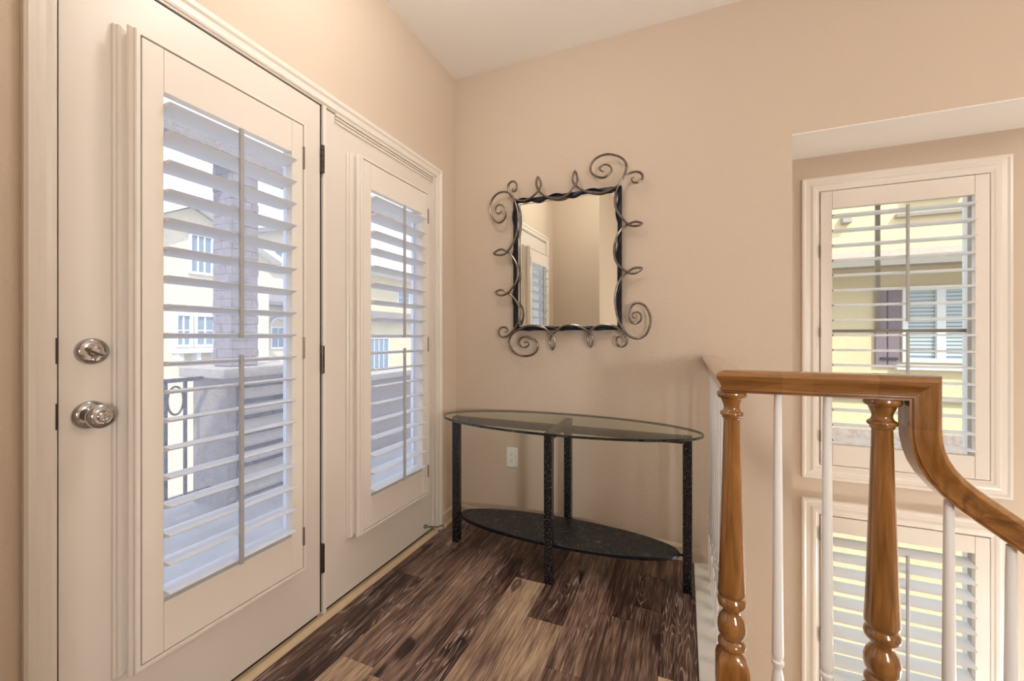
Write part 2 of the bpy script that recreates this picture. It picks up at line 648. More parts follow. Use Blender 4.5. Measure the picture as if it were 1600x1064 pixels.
# walls
opening = (0.455, 2.041, -0.01, 2.084)      # double-door opening in the left wall
mb = MB()
ring = [(0.2, D + 0.12, -0.12, CEIL), opening]
(u0, u1, v0, v1), (a0, a1, b0, b1) = ring
fbox(mb, left_wall, u0, a0, v0, v1, -0.16, 0)
fbox(mb, left_wall, a1, D, v0, v1, -0.16, 0)
fbox(mb, left_wall, a0, a1, b1, v1, -0.16, 0)
fbox(mb, left_wall, a0, a1, v0, b0 - 0.0, -0.16, 0)
struct(mb.build('wall_left', M['wall']))
mb = MB()
mb.box(W, -0.84, 0.1, 0.236, -0.12, CEIL)
mb.box(-0.98, -0.84, -3.5, 0.1, -0.12, CEIL)
struct(mb.build('wall_left_return', M['wall']))
mb = MB()
mb.box(W - 0.16, 0.467, D, D + 0.317 + 0.1, -1.8, CEIL)
mb.box(0.467, 3.3, D, D + 0.317 + 0.1, 2.084, CEIL)
struct(mb.build('wall_back', M['wall']))
struct(MB().box(0.4675, 3.2, D + .0005, Y2, 2.079, 2.0838).build('ceiling_soffit', M['ceiling']))
# stairwell wall with two window holes
WX0, WX1 = 0.640, 1.296
w1 = (0.478, 1.893)
w2 = (-1.19, 0.230)
mb = MB()
fbox(mb, stair_wall, 0.467, WX0, -1.8, 2.084, -0.14, 0)
fbox(mb, stair_wall, WX1, 3.3, -1.8, 2.084, -0.14, 0)
fbox(mb, stair_wall, WX0, WX1, w1[1], 2.084, -0.14, 0)
fbox(mb, stair_wall, WX0, WX1, w2[1], w1[0], -0.14, 0)
fbox(mb, stair_wall, WX0, WX1, -1.8, w2[0], -0.14, 0)
struct(mb.build('wall_stairwell', M['wall']))
struct(MB().box(3.2, 3.3, -3.5, Y2, -1.8, CEIL).build('wall_right', M['wall']))
struct(MB().box(-1.2, 3.3, -3.6, -3.5, -1.8, CEIL).build('wall_front', M['wall']))
struct(MB().box(-1.5, 3.3, -3.6, Y2 + 0.1, CEIL, CEIL + 0.1).build('ceiling', M['ceiling']))
struct(MB().box(0.05, 3.3, -0.2, Y2 + 0.1, -1.9, -1.8).build('floor_lower', M['ceiling']))
struct(MB().box(0.05, 0.16, 1.3, D, -1.8, -0.03).build('wall_landing', M['wall']))
# stair flight going down to the right, under the sloping handrail
st = bpy.data.objects.new('stairs', None)
C.objects.link(st)
st.location = (0.52, 0.7, 0)
struct(st)
for k in range(7):
    xx = 0.52 + 0.245 * k
    zz = -0.185 * (k + 1)
    MB().box(xx - 0.02, xx + 0.245, 0.2, 1.30, zz - 0.03, zz).build('tread', M['plank'], st)
    MB().box(xx, xx + 0.02, 0.2, 1.28, zz, zz + 0.155).build('riser', M['white'], st)
struct(MB().box(0.5, 2.4, 0.1, 0.2, -1.8, -0.01).build('wall_stair_side', M['wall']))

# trims
def profile_strip(name, fn, u0, u1, prof, m):
    mb = MB()
    mb.loft([[fn(u, v, d) for v, d in prof] for u in (u0, u1)])
    return struct(mb.build(name, m))

base_prof = [(0, 0), (0, .011), (.062, .011), (.066, .014), (.074, .013), (.080, .008), (.084, .006), (.084, 0)]
profile_strip('baseboard_left', left_wall, 2.094, D, base_prof, M['wall'])
profile_strip('baseboard_back', lambda u, v, d: (u, D - d, v), W, 0.078, base_prof, M['wall'])
qr = [(0, 0), (0, .018), (.007, .017), (.013, .013), (.017, .007), (.018, 0)]
profile_strip('trim_1', lambda u, v, d: (W + 0.011 + d, u, v), 2.094, D - 0.011, qr, M['threshold'])
# white curb under the balusters
mb = MB()
mb.box(0.047, 0.175, 1.215, D, -0.03, 0.004)
mb.box(0.047, 0.50, 1.215, 1.33, -0.03, 0.004)
struct(mb.build('trim_2', M['white'], bevel=0.003))

# ------------------------------------------------------------------ door casing
cas = [(0, 0), (0, .009), (.006, .012), (.015, .011), (.026, .012), (.034, .018), (.045, .019), (.051, .015), (.051, 0)]
mb = MB()
frame_mould(mb, (0.462, 2.039, 0.0, 2.076), cas, left_wall, 'LTR')
struct(mb.build('trim_3', M['trim']))
mb = MB()
for u0, u1, v0, v1 in ((0.455, 0.4665, 0.02, 2.084), (2.0305, 2.041, 0.02, 2.084), (0.455, 2.041, 2.0695, 2.084)):
    fbox(mb, left_wall, u0, u1, v0, v1, -0.14, 0.004)
struct(mb.build('door_frame', M['trim']))
mb = MB()
mb.loft([[left_wall(u, v, d) for v, d in ((0.0, -.02), (0.0, .020), (.006, .019), (.014, .013), (.019, .004), (.020, -.02))] for u in (0.464, 2.032)])
struct(mb.build('trim_4', M['threshold']))
struct(fbox(MB(), left_wall, 0.464, 2.032, -0.01, 0.016, -0.14, -0.02).build('threshold', M['rubber']))


def knuckles(mb, x, y, z0, z1, r, n=5):
    L = (z1 - z0) / n
    for k in range(n):
        mb.lathe([(r * .8, z0 + k * L), (r, z0 + k * L + .001), (r, z0 + (k + 1) * L - .001), (r * .8, z0 + (k + 1) * L)], (x, y, 0), 'Z', 10)
    return mb


def french_door(name, u0, u1, g0, g1):
    root = bpy.data.objects.new(name, None)
    C.objects.link(root)
    root.location = (W, u0, 0.036)
    struct(root)
    mb = MB()
    ring_slab(mb, (u0, u1, 0.036, 2.0635), (g0, g1, 0.345, 1.870), -0.045, 0.0, left_wall)
    mb.build('door_slab', M['door'], root, bevel=0.0012)
    mb = MB()
    frame_mould(mb, (g0 + .004, g1 - .004, 0.349, 1.866), [(0, -.047), (0, -.030), (.0038, -.030), (.0038, -.047)], left_wall)
    mb.build('glazing_bead', M['louver'], root)
    fbox(MB(), left_wall, g0 + .001, g1 - .001, 0.346, 1.869, -0.027, -0.021).build('glass_pane', M['doorglass'], root)
    fbox(MB(), left_wall, u0 + .002, u1 - .002, 0.018, 0.036, -0.040, -0.012).build('door_sweep', M['rubber'], root)
    return root


d1 = french_door('door_1', 0.4705, 1.212, 0.584, 1.090)
d2 = french_door('door_2', 1.238, 2.030, 1.366, 1.872)
# dark strips that stand in for shade in the gaps round the moving leaf
mb = MB()
fbox(mb, left_wall, 0.4666, 0.4704, 0.036, 2.0694, -.020, -.004)
fbox(mb, left_wall, 1.2121, 1.2214, 0.036, 2.0694, -.020, -.004)
fbox(mb, left_wall, 0.4704, 1.2121, 2.0637, 2.0694, -.020, -.004)
mb.build('gap_shade_strip', M['rubber'], d1)
# astragal between the leaves
mb = MB()
fbox(mb, left_wall, 1.2215, 1.238, 0.024, 2.069, -0.045, 0.006)
mb.build('mullion', M['trim'], d2)
mb = MB()
for v0, v1, d in ((2.030, 2.040, .006), (2.044, 2.052, .008), (2.056, 2.0685, .011)):
    fbox(mb, left_wall, 1.285, 2.006, v0, v1, 0, d)
mb.build('stop_moulding', M['door'], d2)
fbox(MB(), left_wall, 2.006, 2.0295, 0.036, 2.066, 0.0, 0.008).build('stop_moulding', M['door'], d2)
pin = MB().tube([(W + .012, 1.925, .078), (W + .020, 2.03, .034), (W + .024, 2.085, .022)], .004, 8)
pin.lathe([(.011, 0), (.011, .010)], (W, 1.925, .078), 'X', 12)
pin.build('chain_bolt', M['chrome'], d2, smooth=True)
for z0, z1 in ((1.795, 1.906), (0.993, 1.104), (0.196, 0.31)):
    mb = knuckles(MB(), W + .006, 1.2185, z0, z1, .0088)
    mb.box(W + .0005, W + .0025, 1.2145, 1.230, z0, z1)
    h = mb.build('hinge', M['bronze'], d1, smooth=True)
# knob
ky, kz = 0.524, 0.949
mb = MB()
mb.lathe([(.034, 0), (.034, .004), (.031, .008), (.024, .0105), (.014, .012), (.0115, .018), (.0115, .030), (.016, .036),
          (.0255, .043), (.0285, .051), (.0275, .059), (.022, .064), (.013, .066), (.011, .0655), (.0105, .068), (.007, .069), (.0001, .069)], (W, ky, kz), 'X', 32)
kn = mb.build('door_knob', M['chrome'], d1, smooth=True)
MB().obox((W + .0705, ky, kz), (.004, .0135, .0042), 'X', .35).build('lock_button', M['chrome'], kn, bevel=.001)
dy, dz = 0.528, 1.104
mb = MB()
mb.lathe([(.0325, 0), (.0325, .004), (.030, .010), (.0265, .0125), (.014, .0135), (.0125, .015), (.012, .021), (.009, .023), (.0001, .0235)], (W, dy, dz), 'X', 32)
db = mb.build('deadbolt', M['chrome'], d1, smooth=True)
mb = MB()
R = Matrix.Rotation(math.radians(-28), 3, 'X')
rings = []
for t, hw, hd in ((-.020, .0035, .003), (-.014, .006, .007), (0, .0075, .009), (.014, .006, .007), (.020, .0035, .003)):
    rings.append([tuple(Vector((W + .027, dy, dz)) + R @ Vector((a * hd, t, b * hw))) for a, b in ((-1, -1), (1, -.6), (1, .6), (-1, 1))])
mb.loft(rings)
mb.build('thumb_turn', M['chrome'], db, bevel=.0015)
# strike lips on the jamb
for z in (1.107, 0.955):
    mb = MB()
    rings = []
    for t in (-.030, -.025, .025, .030):
        w = .004 if abs(t) > .027 else .0065
        rings.append([(W + .0005, 0.4675 - .0005, z + t), (W + .006, 0.4675 - .0005, z + t), (W + .0075, 0.4675 - w, z + t), (W + .0045, 0.4675 - w - .001, z + t)])
    mb.loft(rings)
    mb.build('strike_plate', M['bronze'], d1)

# ================================================================== PLANTATION SHUTTERS
louver_mesh = {}


def make_shutter(label, fn, panel, opening, d0, d1, dl, z_top, n_up, n_low, frame_prof, bar_u, hinge_side, hinge_z, root_loc, tilt=0.0, frame_sides=True, half=.0445):
    """panel/opening rects (u0,u1,v0,v1); d0,d1 panel depth range; dl louver axis depth"""
    root = thing('plantation_shutter', label, 'shutter', root_loc, 'white plantation shutters')
    p0, p1, q0, q1 = panel
    o0, o1, r0, r1 = opening
    mb = MB()
    frame_mould(mb, panel, frame_prof, fn)
    mb.build('shutter_frame', M['trim'], root, bevel=0)
    for a, b in ((p0 + .002, o0), (o1, p1 - .002)):
        fbox(MB(), fn, a + .0004, b - .0004, q0 + .002, q1 - .002, d0, d1).build('stile', M['shutter'], root, bevel=.0015)
    fbox(MB(), fn, o0 + .0004, o1 - .0004, r1, q1 - .002, d0, d1 - .0006).build('rail', M['shutter'], root, bevel=.0015)
    fbox(MB(), fn, o0 + .0004, o1 - .0004, q0 + .002, r0, d0, d1 - .0006).build('rail', M['shutter'], root, bevel=.0015)
    # louvers: one shared elliptical blade mesh per shutter
    n = n_up + n_low
    me = None
    zs = []
    a, b = half, .0055
    prof = [(-a, 0), (-a * .85, b * .55), (-a * .4, b), (a * .4, b), (a * .85, b * .55), (a, 0), (a * .85, -b * .55), (a * .4, -b), (-a * .4, -b), (-a * .85, -b * .55)]
    ct, sn = math.cos(tilt), math.sin(tilt)
    for k in range(n):
        z = z_top - k * .0762
        zs.append(z)
        if me is None:
            mb = MB()
            mb.loft([[fn(u, z + dd * sn + vv * ct, dl + dd * ct - vv * sn) for dd, vv in prof] for u in (o0 + .001, o1 - .001)])
            base = mb.build('louver', M['louver'], root, smooth=True, loc=fn((o0 + o1) / 2, z, dl))
            me = base.data
            b0 = Vector(base.location)
            z0 = z
        else:
            o = bpy.data.objects.new('louver', me)
            C.objects.link(o)
            o.parent = root
            o.location = b0 + Vector((0, 0, z - z0))
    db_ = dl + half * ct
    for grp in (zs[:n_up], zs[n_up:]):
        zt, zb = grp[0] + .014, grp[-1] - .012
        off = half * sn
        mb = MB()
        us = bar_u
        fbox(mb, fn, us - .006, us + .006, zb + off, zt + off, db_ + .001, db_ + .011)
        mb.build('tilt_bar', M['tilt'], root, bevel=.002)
    for z0_, z1_ in hinge_z:
        uu = p1 if hinge_side == 'R' else p0
        c = fn(uu, 0, d1 + .0015)
        mb = knuckles(MB(), c[0], c[1], z0_, z1_, .0042, 3)
        mb.build('hinge', M['bronze_light'], root, smooth=True)
    return root


fp = [(.001, .036), (.001, .069), (.002, .071), (.010, .071), (.0125, .068), (.013, .062), (.019, .055), (.020, .048), (.016, .043), (.011, .040),
      (.011, .030), (.021, .027), (.026, .021), (.026, .013), (.030, .009), (.030, 0.0005), (.001, 0.0005)]
hz = [(1.748, 1.828), (1.060, 1.139), (0.384, 0.449)]
make_shutter('large white louvered shutter on the left door beside the chrome knob', left_wall, (0.595, 1.077, 0.303, 1.905), (0.645, 1.030, 0.435, 1.790),
             .040, .069, .052, 1.752, 9, 9, fp, 0.829, 'R', hz, (W, 0.836, 0.303), tilt=math.radians(7))
make_shutter('narrow-looking white louvered shutter on the fixed right door near the room corner', left_wall, (1.376, 1.860, 0.303, 1.905), (1.426, 1.812, 0.435, 1.790),
             .040, .069, .052, 1.752, 9, 9, fp, 1.617, 'R', hz, (W, 1.618, 0.303), tilt=math.radians(7))
wp = [(.0015, -.02), (.0015, .018), (.003, .021), (.012, .022), (.018, .025), (.030, .026), (.040, .020), (.058, .019), (.066, .023), (.074, .022), (.077, .018), (.077, 0), (.0055, 0), (.0055, -.02)]


def sash_window(name, v0, v1, muntin_top, meet):
    root = bpy.data.objects.new(name, None)
    C.objects.link(root)
    root.location = (WX0, Y2 + .1, v0)
    struct(root)
    mb = MB()
    frame_mould(mb, (WX0 + .035, WX1 - .035, v0 + .035, v1 - .035), [(0, -.125), (0, -.085), (.0345, -.085), (.0345, -.125)], stair_wall)
    mb.build('window_frame', M['extwhite'], root)
    mb = MB()
    fbox(mb, stair_wall, WX0 + .035, WX1 - .035, meet - .008, meet + .008, -.112, -.092)
    mb.build('meeting_rail', M['fascia'], root)
    fbox(MB(), stair_wall, 0.925 - .009, 0.925 + .009, meet + .008, v1 - .035, -.110, -.094).build('muntin', M['fascia'], root)
    fbox(MB(), stair_wall, WX0 + .0355, WX1 - .0355, v0 + .0355, v1 - .0355, -.104, -.100).build('pane', M['paneglass'], root)
    return root


sash_window('window_1', w1[0], w1[1], True, 1.17)
sash_window('window_2', w2[0], w2[1], True, -0.50)
make_shutter('upper white shutter with open louvers on the stairwell window above the handrail', stair_wall, (0.648, 1.288, 0.483, 1.886), (0.700, 1.236, 0.590, 1.794),
             -.003, .024, .004, 1.757, 8, 8, wp, 0.985, 'L', [(1.548, 1.612), (1.138, 1.188), (0.60, 0.655)], (0.968, Y2, 0.483))
make_shutter('lower white shutter with angled louvers behind the balusters and wooden newel post', stair_wall, (0.648, 1.288, -1.18, 0.222), (0.700, 1.236, -1.06, 0.141),
             -.003, .024, .004, 0.088, 14, 1, wp, 0.985, 'L', [(0.09, 0.155), (-.43, -.36), (-1.05, -.99)], (0.968, Y2, -1.18), tilt=math.radians(-8))

# ================================================================== WALL MIRROR
TOP_ROD = [(-0.924,2.006),(-0.923,1.990),(-0.911,1.985),(-0.899,1.994),(-0.895,2.016),(-0.904,2.038),(-0.923,2.048),(-0.943,2.042),(-0.953,2.019),(-0.948,1.987),(-0.931,1.959),(-0.908,1.941),(-0.881,1.930),(-0.845,1.925),(-0.809,1.935),(-0.780,1.953),(-0.759,1.975),(-0.748,2.009),(-0.768,2.051),(-0.778,2.014),(-0.765,1.976),(-0.739,1.948),(-0.705,1.927),(-0.654,1.914),(-0.609,1.917),(-0.576,1.939),(-0.556,1.964),(-0.537,1.996),(-0.551,2.050),(-0.566,2.003),(-0.544,1.967),(-0.498,1.935),(-0.429,1.914),(-0.372,1.918),(-0.317,1.942),(-0.287,1.990),(-0.277,2.038),(-0.306,2.082),(-0.372,2.110),(-0.429,2.102),(-0.463,2.068),(-0.463,2.031),(-0.429,2.002),(-0.389,1.994),(-0.356,2.017),(-0.361,2.046),(-0.389,2.059),(-0.412,2.048),(-0.412,2.031),(-0.393,2.020)]
RIGHT_ROD = [(-0.237,1.968),(-0.250,1.962),(-0.245,1.945),(-0.221,1.938),(-0.198,1.954),(-0.200,1.980),(-0.223,1.997),(-0.258,1.996),(-0.292,1.974),(-0.317,1.938),(-0.334,1.890),(-0.334,1.834),(-0.310,1.778),(-0.267,1.727),(-0.231,1.714),(-0.198,1.723),(-0.231,1.738),(-0.269,1.729),(-0.303,1.708),(-0.328,1.666),(-0.341,1.611),(-0.337,1.555),(-0.310,1.508),(-0.263,1.474),(-0.231,1.470),(-0.198,1.491),(-0.231,1.499),(-0.269,1.481),(-0.306,1.447),(-0.328,1.398),(-0.337,1.331),(-0.325,1.252),(-0.304,1.196),(-0.272,1.151),(-0.226,1.131),(-0.184,1.146),(-0.160,1.195),(-0.160,1.249),(-0.184,1.298),(-0.221,1.316),(-0.250,1.300),(-0.264,1.262),(-0.258,1.225),(-0.231,1.208),(-0.205,1.226),(-0.205,1.255),(-0.224,1.269),(-0.243,1.259),(-0.245,1.242),(-0.231,1.237)]
BOTTOM_ROD = [(-0.303,1.131),(-0.309,1.141),(-0.324,1.135),(-0.329,1.114),(-0.319,1.093),(-0.301,1.088),(-0.282,1.097),(-0.275,1.119),(-0.282,1.141),(-0.298,1.166),(-0.325,1.188),(-0.357,1.200),(-0.401,1.203),(-0.441,1.192),(-0.466,1.170),(-0.483,1.141),(-0.481,1.113),(-0.466,1.084),(-0.455,1.113),(-0.457,1.141),(-0.477,1.167),(-0.509,1.187),(-0.544,1.200),(-0.585,1.205),(-0.627,1.194),(-0.663,1.168),(-0.693,1.135),(-0.697,1.103),(-0.682,1.068),(-0.668,1.106),(-0.674,1.138),(-0.690,1.159),(-0.718,1.184),(-0.768,1.200),(-0.819,1.203),(-0.877,1.184),(-0.923,1.157),(-0.946,1.117),(-0.939,1.080),(-0.909,1.044),(-0.864,1.029),(-0.812,1.033),(-0.777,1.055),(-0.767,1.088),(-0.780,1.118),(-0.812,1.135),(-0.847,1.140),(-0.875,1.126),(-0.883,1.102),(-0.867,1.081),(-0.841,1.080),(-0.824,1.093),(-0.828,1.108),(-0.840,1.110),(-0.849,1.103)]
LEFT_ROD = [(-0.977,1.167),(-0.959,1.169),(-0.957,1.183),(-0.969,1.194),(-0.993,1.195),(-1.010,1.179),(-1.010,1.154),(-0.989,1.138),(-0.959,1.141),(-0.933,1.160),(-0.909,1.187),(-0.884,1.226),(-0.872,1.269),(-0.877,1.305),(-0.896,1.336),(-0.919,1.370),(-0.953,1.396),(-0.996,1.418),(-1.032,1.403),(-0.996,1.384),(-0.956,1.393),(-0.923,1.425),(-0.898,1.464),(-0.891,1.497),(-0.895,1.553),(-0.922,1.604),(-0.962,1.642),(-1.003,1.658),(-1.044,1.636),(-1.003,1.623),(-0.962,1.632),(-0.922,1.678),(-0.895,1.744),(-0.887,1.817),(-0.892,1.879),(-0.915,1.943),(-0.948,1.985),(-0.996,1.997),(-1.042,1.978),(-1.070,1.925),(-1.058,1.861),(-1.024,1.819),(-0.989,1.818),(-0.965,1.850),(-0.969,1.894),(-0.996,1.920),(-1.026,1.913),(-1.033,1.885),(-1.010,1.871),(-0.999,1.885)]

mir = thing('wall_mirror', 'rectangular wall mirror in a dark wrought-iron frame with curling scrolls', 'mirror', (-0.61, D, 1.17))
MY = D - .038
fm = MB()
ring_slab(fm, (-0.925, -0.303, 1.176, 1.942), (-0.892, -0.325, 1.198, 1.919), -.012, .008, lambda u, v, d: (u, MY - d, v))
fm.build('mirror_frame', M['iron_dark'], mir, bevel=.004)
# second, dark undulating bar that winds over the frame
for pts in ([(-0.915 + t * .6 / 24, 1.928 + .014 * math.sin(t * PI / 4)) for t in range(25)],
            [(-0.912 + .012 * math.sin(t * PI / 4.5), 1.19 + t * .735 / 28) for t in range(29)],
            [(-0.318 + .012 * math.sin(t * PI / 4.5 + 1), 1.19 + t * .735 / 28) for t in range(29)],
            [(-0.912 + t * .6 / 24, 1.186 + .008 * math.sin(t * PI / 4 + 2)) for t in range(25)]):
    MB().tube(rod_path(pts, lambda a, b: (a, MY - .012, b), 2), .0055, 8, normal=(0, 1, 0)).build('frame_bar', M['iron_dark'], mir, smooth=True)
gm = MB().box(-0.900, -0.318, MY - .001, MY + .003, 1.190, 1.930)
go = gm.build('mirror_glass', M['mirror'], mir, loc=(-0.607, MY, 1.56))
go.rotation_euler = (math.radians(0.45), 0, math.radians(-0.6))
bv = MB()
ring_slab(bv, (-0.8915, -0.3255, 1.1985, 1.9185), (-0.885, -0.332, 1.205, 1.912), .002, .004, lambda u, v, d: (u, MY - .004 - d, v))
bv.build('mirror_bevel', M['mirror'], mir)
for k, rod in enumerate((TOP_ROD, RIGHT_ROD, BOTTOM_ROD, LEFT_ROD)):
    path = rod_path(rod, lambda a, b: (a, MY - .020, b), 5)
    n = len(path)
    path = [(p[0], p[1] - .005 * math.sin(i * .11 + k), p[2]) for i, p in enumerate(path)]
    rad = [.0062 * min(1, .62 + i / 60, .62 + (n - 1 - i) / 90) for i in range(n)]
    MB().tube(path, rad, 8, normal=(0, 1, 0)).build('scroll_rod', M['iron'], mir, smooth=True)

# ================================================================== CONSOLE TABLE
TX, TY = -0.577, 1.990
tab = thing('console_table', 'oval glass-topped console table with black hammered-metal legs against the back wall', 'table', (TX, TY, 0))
HW = .0195
legs = ((-0.592, 0), (0.592, 0), (0, -0.172), (0, 0.172))
for dx, dy_ in legs:
    MB().box(TX + dx - HW, TX + dx + HW, TY + dy_ - HW, TY + dy_ + HW, 0.0, 0.6975).build('leg', M['hammered'], tab, bevel=.004, loc=(TX + dx, TY + dy_, 0))
MB().box(TX - .572, TX + .572, TY - .017, TY + .017, .662, .6965).build('crossbar', M['hammered'], tab, bevel=.003)
mb = MB()
mb.box(TX - .017, TX + .017, TY - .152, TY - .018, .660, .697)
mb.box(TX - .017, TX + .017, TY + .018, TY + .152, .660, .697)
mb.build('crossbar', M['hammered'], tab, bevel=.003)


def ellipse_slab(a, b, z0, z1, rim, n=96, mi_face=0, mi_rim=1):
    mb = MB()
    rows = [(a - rim, b - rim, z0), (a, b, z0 + rim), (a, b, z1 - rim), (a - rim, b - rim, z1)]
    base = 0
    for aa, bb, z in rows:
        mb.v += [(TX + aa * math.cos(2 * PI * i / n), TY + bb * math.sin(2 * PI * i / n), z) for i in range(n)]
    for r in range(3):
        for i in range(n):
            j = (i + 1) % n
            mb.f.append((r * n + i, r * n + j, (r + 1) * n + j, (r + 1) * n + i)); mb.mi.append(mi_rim)
    mb.f.append(tuple(reversed(range(n)))); mb.mi.append(mi_face)
    mb.f.append(tuple(3 * n + i for i in range(n))); mb.mi.append(mi_face)
    return mb


ellipse_slab(.660, .250, .698, .710, .0012).build('glass_top', [M['tableglass'], M['rimglass']], tab, smooth=True)
ellipse_slab(.560, .150, .152, .170, .003).build('shelf', [M['slate'], M['iron_dark']], tab, smooth=True)
for s in (-1, 1):
    MB().lathe([(.006, -.008), (.006, .016)], (TX + s * .564 - (.004), TY, .160), 'X', 12).build('peg', M['iron_dark'], tab, smooth=True)

# ================================================================== OUTLET
ox, oz = -0.949, 0.418
out = thing('power_outlet', 'white double power outlet on the back wall under the glass table', 'outlet', (ox, D, oz - .06))
fb = lambda u, v, d: (u, D - d, v)
fbox(MB(), fb, ox - .0355, ox + .0355, oz - .058, oz + .058, 0, .006).build('cover_plate', M['plastic'], out, bevel=.0025)
for dz_ in (.019, -.019):
    mb = MB()
    mb.lathe([(.0165, 0), (.0165, .009), (.0155, .010)], (0, 0, 0), 'Y', 24)
    mb.v = [(ox + p[0], D - p[1], oz + dz_ + p[2] * .82) for p in mb.v]
    rc = mb.build('receptacle', M['plastic'], out, smooth=True)
    mb = MB()
    for sx in (-.0062, .0062):
        mb.box(ox + sx - .0012, ox + sx + .0012, D - .0108, D - .0095, oz + dz_ + .001, oz + dz_ + .008)
    mb.lathe([(.0022, -.0108), (.0022, -.0095)], (ox, D, oz + dz_ - .006), 'Y', 10)
    mb.build('slot', M['slot'], rc)

# ================================================================== STAIR RAILING
RX, RY = 0.122, 1.27
rail = thing('stair_railing', 'honey-oak handrail and turned newel posts with white balusters along the stairwell', 'railing', (RX, RY, 0.004))
RT = 1.050    # top of the rail
rp = [(0, 0), (.018, -.0005), (.030, -.003), (.038, -.008), (.0415, -.015), (.040, -.022), (.035, -.029), (.031, -.036), (.029, -.043), (.029, -.046), (.0325, -.0485),
      (.0325, -.053), (.028, -.0555), (.028, -.0600)]
rp = rp + [(-u, v) for u, v in reversed(rp[1:])]


def rail_ring(c, side, up):
    c, side, up = Vector(c), Vector(side), Vector(up)
    return [tuple(c + side * u + up * v) for u, v in rp]


def ring_cut(c, side, up, along):
    """section lying in a mitre plane: the profile sheared along the rail"""
    c, side, up, along = Vector(c), Vector(side), Vector(up), Vector(along)
    return [tuple(c + side * u + up * v + along * v) for u, v in rp]


Z = (0, 0, 1)
YS = (0, -1, 0)
# return to the wall (along y), mitred at the corner newel
mb = MB()
r0 = [tuple(Vector((RX, RY, RT)) + Vector((-u, -u, v))) for u, v in rp]
mb.loft([[(RX - u, RY - u, RT + v) for u, v in rp], [(RX - u, D, RT + v) for u, v in rp]])
o = mb.build('handrail', M['oak_y'], rail, smooth=True); o['tone'] = 0.0
# along x: three glued lengths
xs = [None, 0.232, 0.300, 0.428, 0.5465]
tones = [-.02, .06, .01, -.08]
for k in range(4):
    if k == 0:
        ra = [(RX - u, RY - u, RT + v) for u, v in rp]
    else:
        ra = [(xs[k] + .0002, RY - u, RT + v) for u, v in rp]
    if k == 3:      # mitre with the drop
        rb = [(xs[4] + v, RY - u, RT + v) for u, v in rp]
    else:
        rb = [(xs[k + 1], RY - u, RT + v) for u, v in rp]
    o = MB().loft([ra, rb]).build('handrail', M['oak_x'], rail, smooth=True)
    o['tone'] = tones[k]
# the drop (gooseneck) and easing to the stair slope; v runs towards -x there
drop = [(0.5465, None), (0.5465, 0.926)]
ra = [(0.5465 + v, RY - u, RT + v) for u, v in rp]
rb = [(0.5465 + v, RY - u, 0.926) for u, v in rp]
o = MB().loft([ra, rb]).build('handrail', M['oak_z'], rail, smooth=True)
o['tone'] = -.06
top_path = [(0.5465, 0.9258), (0.5480, 0.905), (0.5515, 0.884), (0.558, 0.863), (0.569, 0.842), (0.586, 0.820), (0.608, 0.799), (0.636, 0.777)]
# straight run down
sl = math.radians(37.5)
end = top_path[-1]
rings = []
for i, (px, pz) in enumerate(top_path):
    a = top_path[max(i - 1, 0)]
    b = top_path[min(i + 1, len(top_path) - 1)]
    t = Vector((b[0] - a[0], 0, b[1] - a[1])).normalized()
    if i == 0: t = Vector((0, 0, -1))
    if i == len(top_path) - 1: t = Vector((math.cos(sl), 0, -math.sin(sl)))
    up = Vector((-t.z, 0, t.x))
    rings.append([tuple(Vector((px, RY, pz)) - Vector((0, u, 0)) + up * v) for u, v in rp])
o = MB().loft(rings).build('handrail', M['oak_z'], rail, smooth=True)
o['tone'] = .02
t = Vector((math.cos(sl), 0, -math.sin(sl)))
up = Vector((-t.z, 0, t.x))
cA = Vector((end[0], RY, end[1])) + t * .0003
cB = cA + t * 1.6
o = MB().loft([[tuple(c - Vector((0, u, 0)) + up * v) for u, v in rp] for c in (cA, cB)]).build('handrail', M['oak_x'], rail, smooth=True)
o['tone'] = .03


def newel(x, y, zb):
    prof = [(.030, .9895), (.0365, .989), (.0375, .984), (.0370, .978), (.0335, .9735), (.0275, .971), (.0260, .966), (.0215, .955), (.0200, .947), (.0212, .941), (.0235, .9375),
            (.0255, .9365), (.0290, .9335), (.0300, .930), (.0288, .926), (.0250, .9235), (.0238, .921), (.0238, .918), (.0208, .916), (.0205, .912),
            (.0230, .82), (.0265, .70), (.0305, .56), (.0340, .462), (.0350, .447), (.0345, .438), (.0300, .432), (.0305, .429), (.0345, .424), (.0362, .415), (.0345, .406), (.0300, .402),
            (.0235, .396), (.0215, .390), (.0235, .383), (.0310, .372), (.0355, .357), (.0362, .343), (.0340, .329), (.0285, .319), (.0255, .315), (.0300, .311),
            (.0350, .304), (.0352, .296), (.0310, .289), (.0270, .286), (.0262, .280)]
    mb = MB()
    mb.lathe(prof, (x, y, 0), 'Z', 32)
    h = .0395
    # square block with rounded shoulders
    rings = []
    for z, k in ((.288, .62), (.281, .66), (.274, .80), (.262, .93), (.246, 1.0), (zb, 1.0)):
        ring = []
        for i in range(32):
            a = 2 * PI * (i + .5) / 32
            c, s = math.cos(a), math.sin(a)
            q = h / max(abs(c), abs(s))
            r = h * .70
            mix = (k - .62) / .38
            rr = r * (1 - mix) + q * mix if k < 1 else q
            ring.append((x + rr * c, y + rr * s, z))
        rings.append(ring)
    mb.loft(rings)
    o = mb.build('newel_post', M['oak_z'], rail, smooth=True, loc=(x, y, zb))
    o['tone'] = 0.0
    return o


newel(RX, RY, 0.004)
n2 = newel(0.446, RY, 0.004)
n2['tone'] = -.06


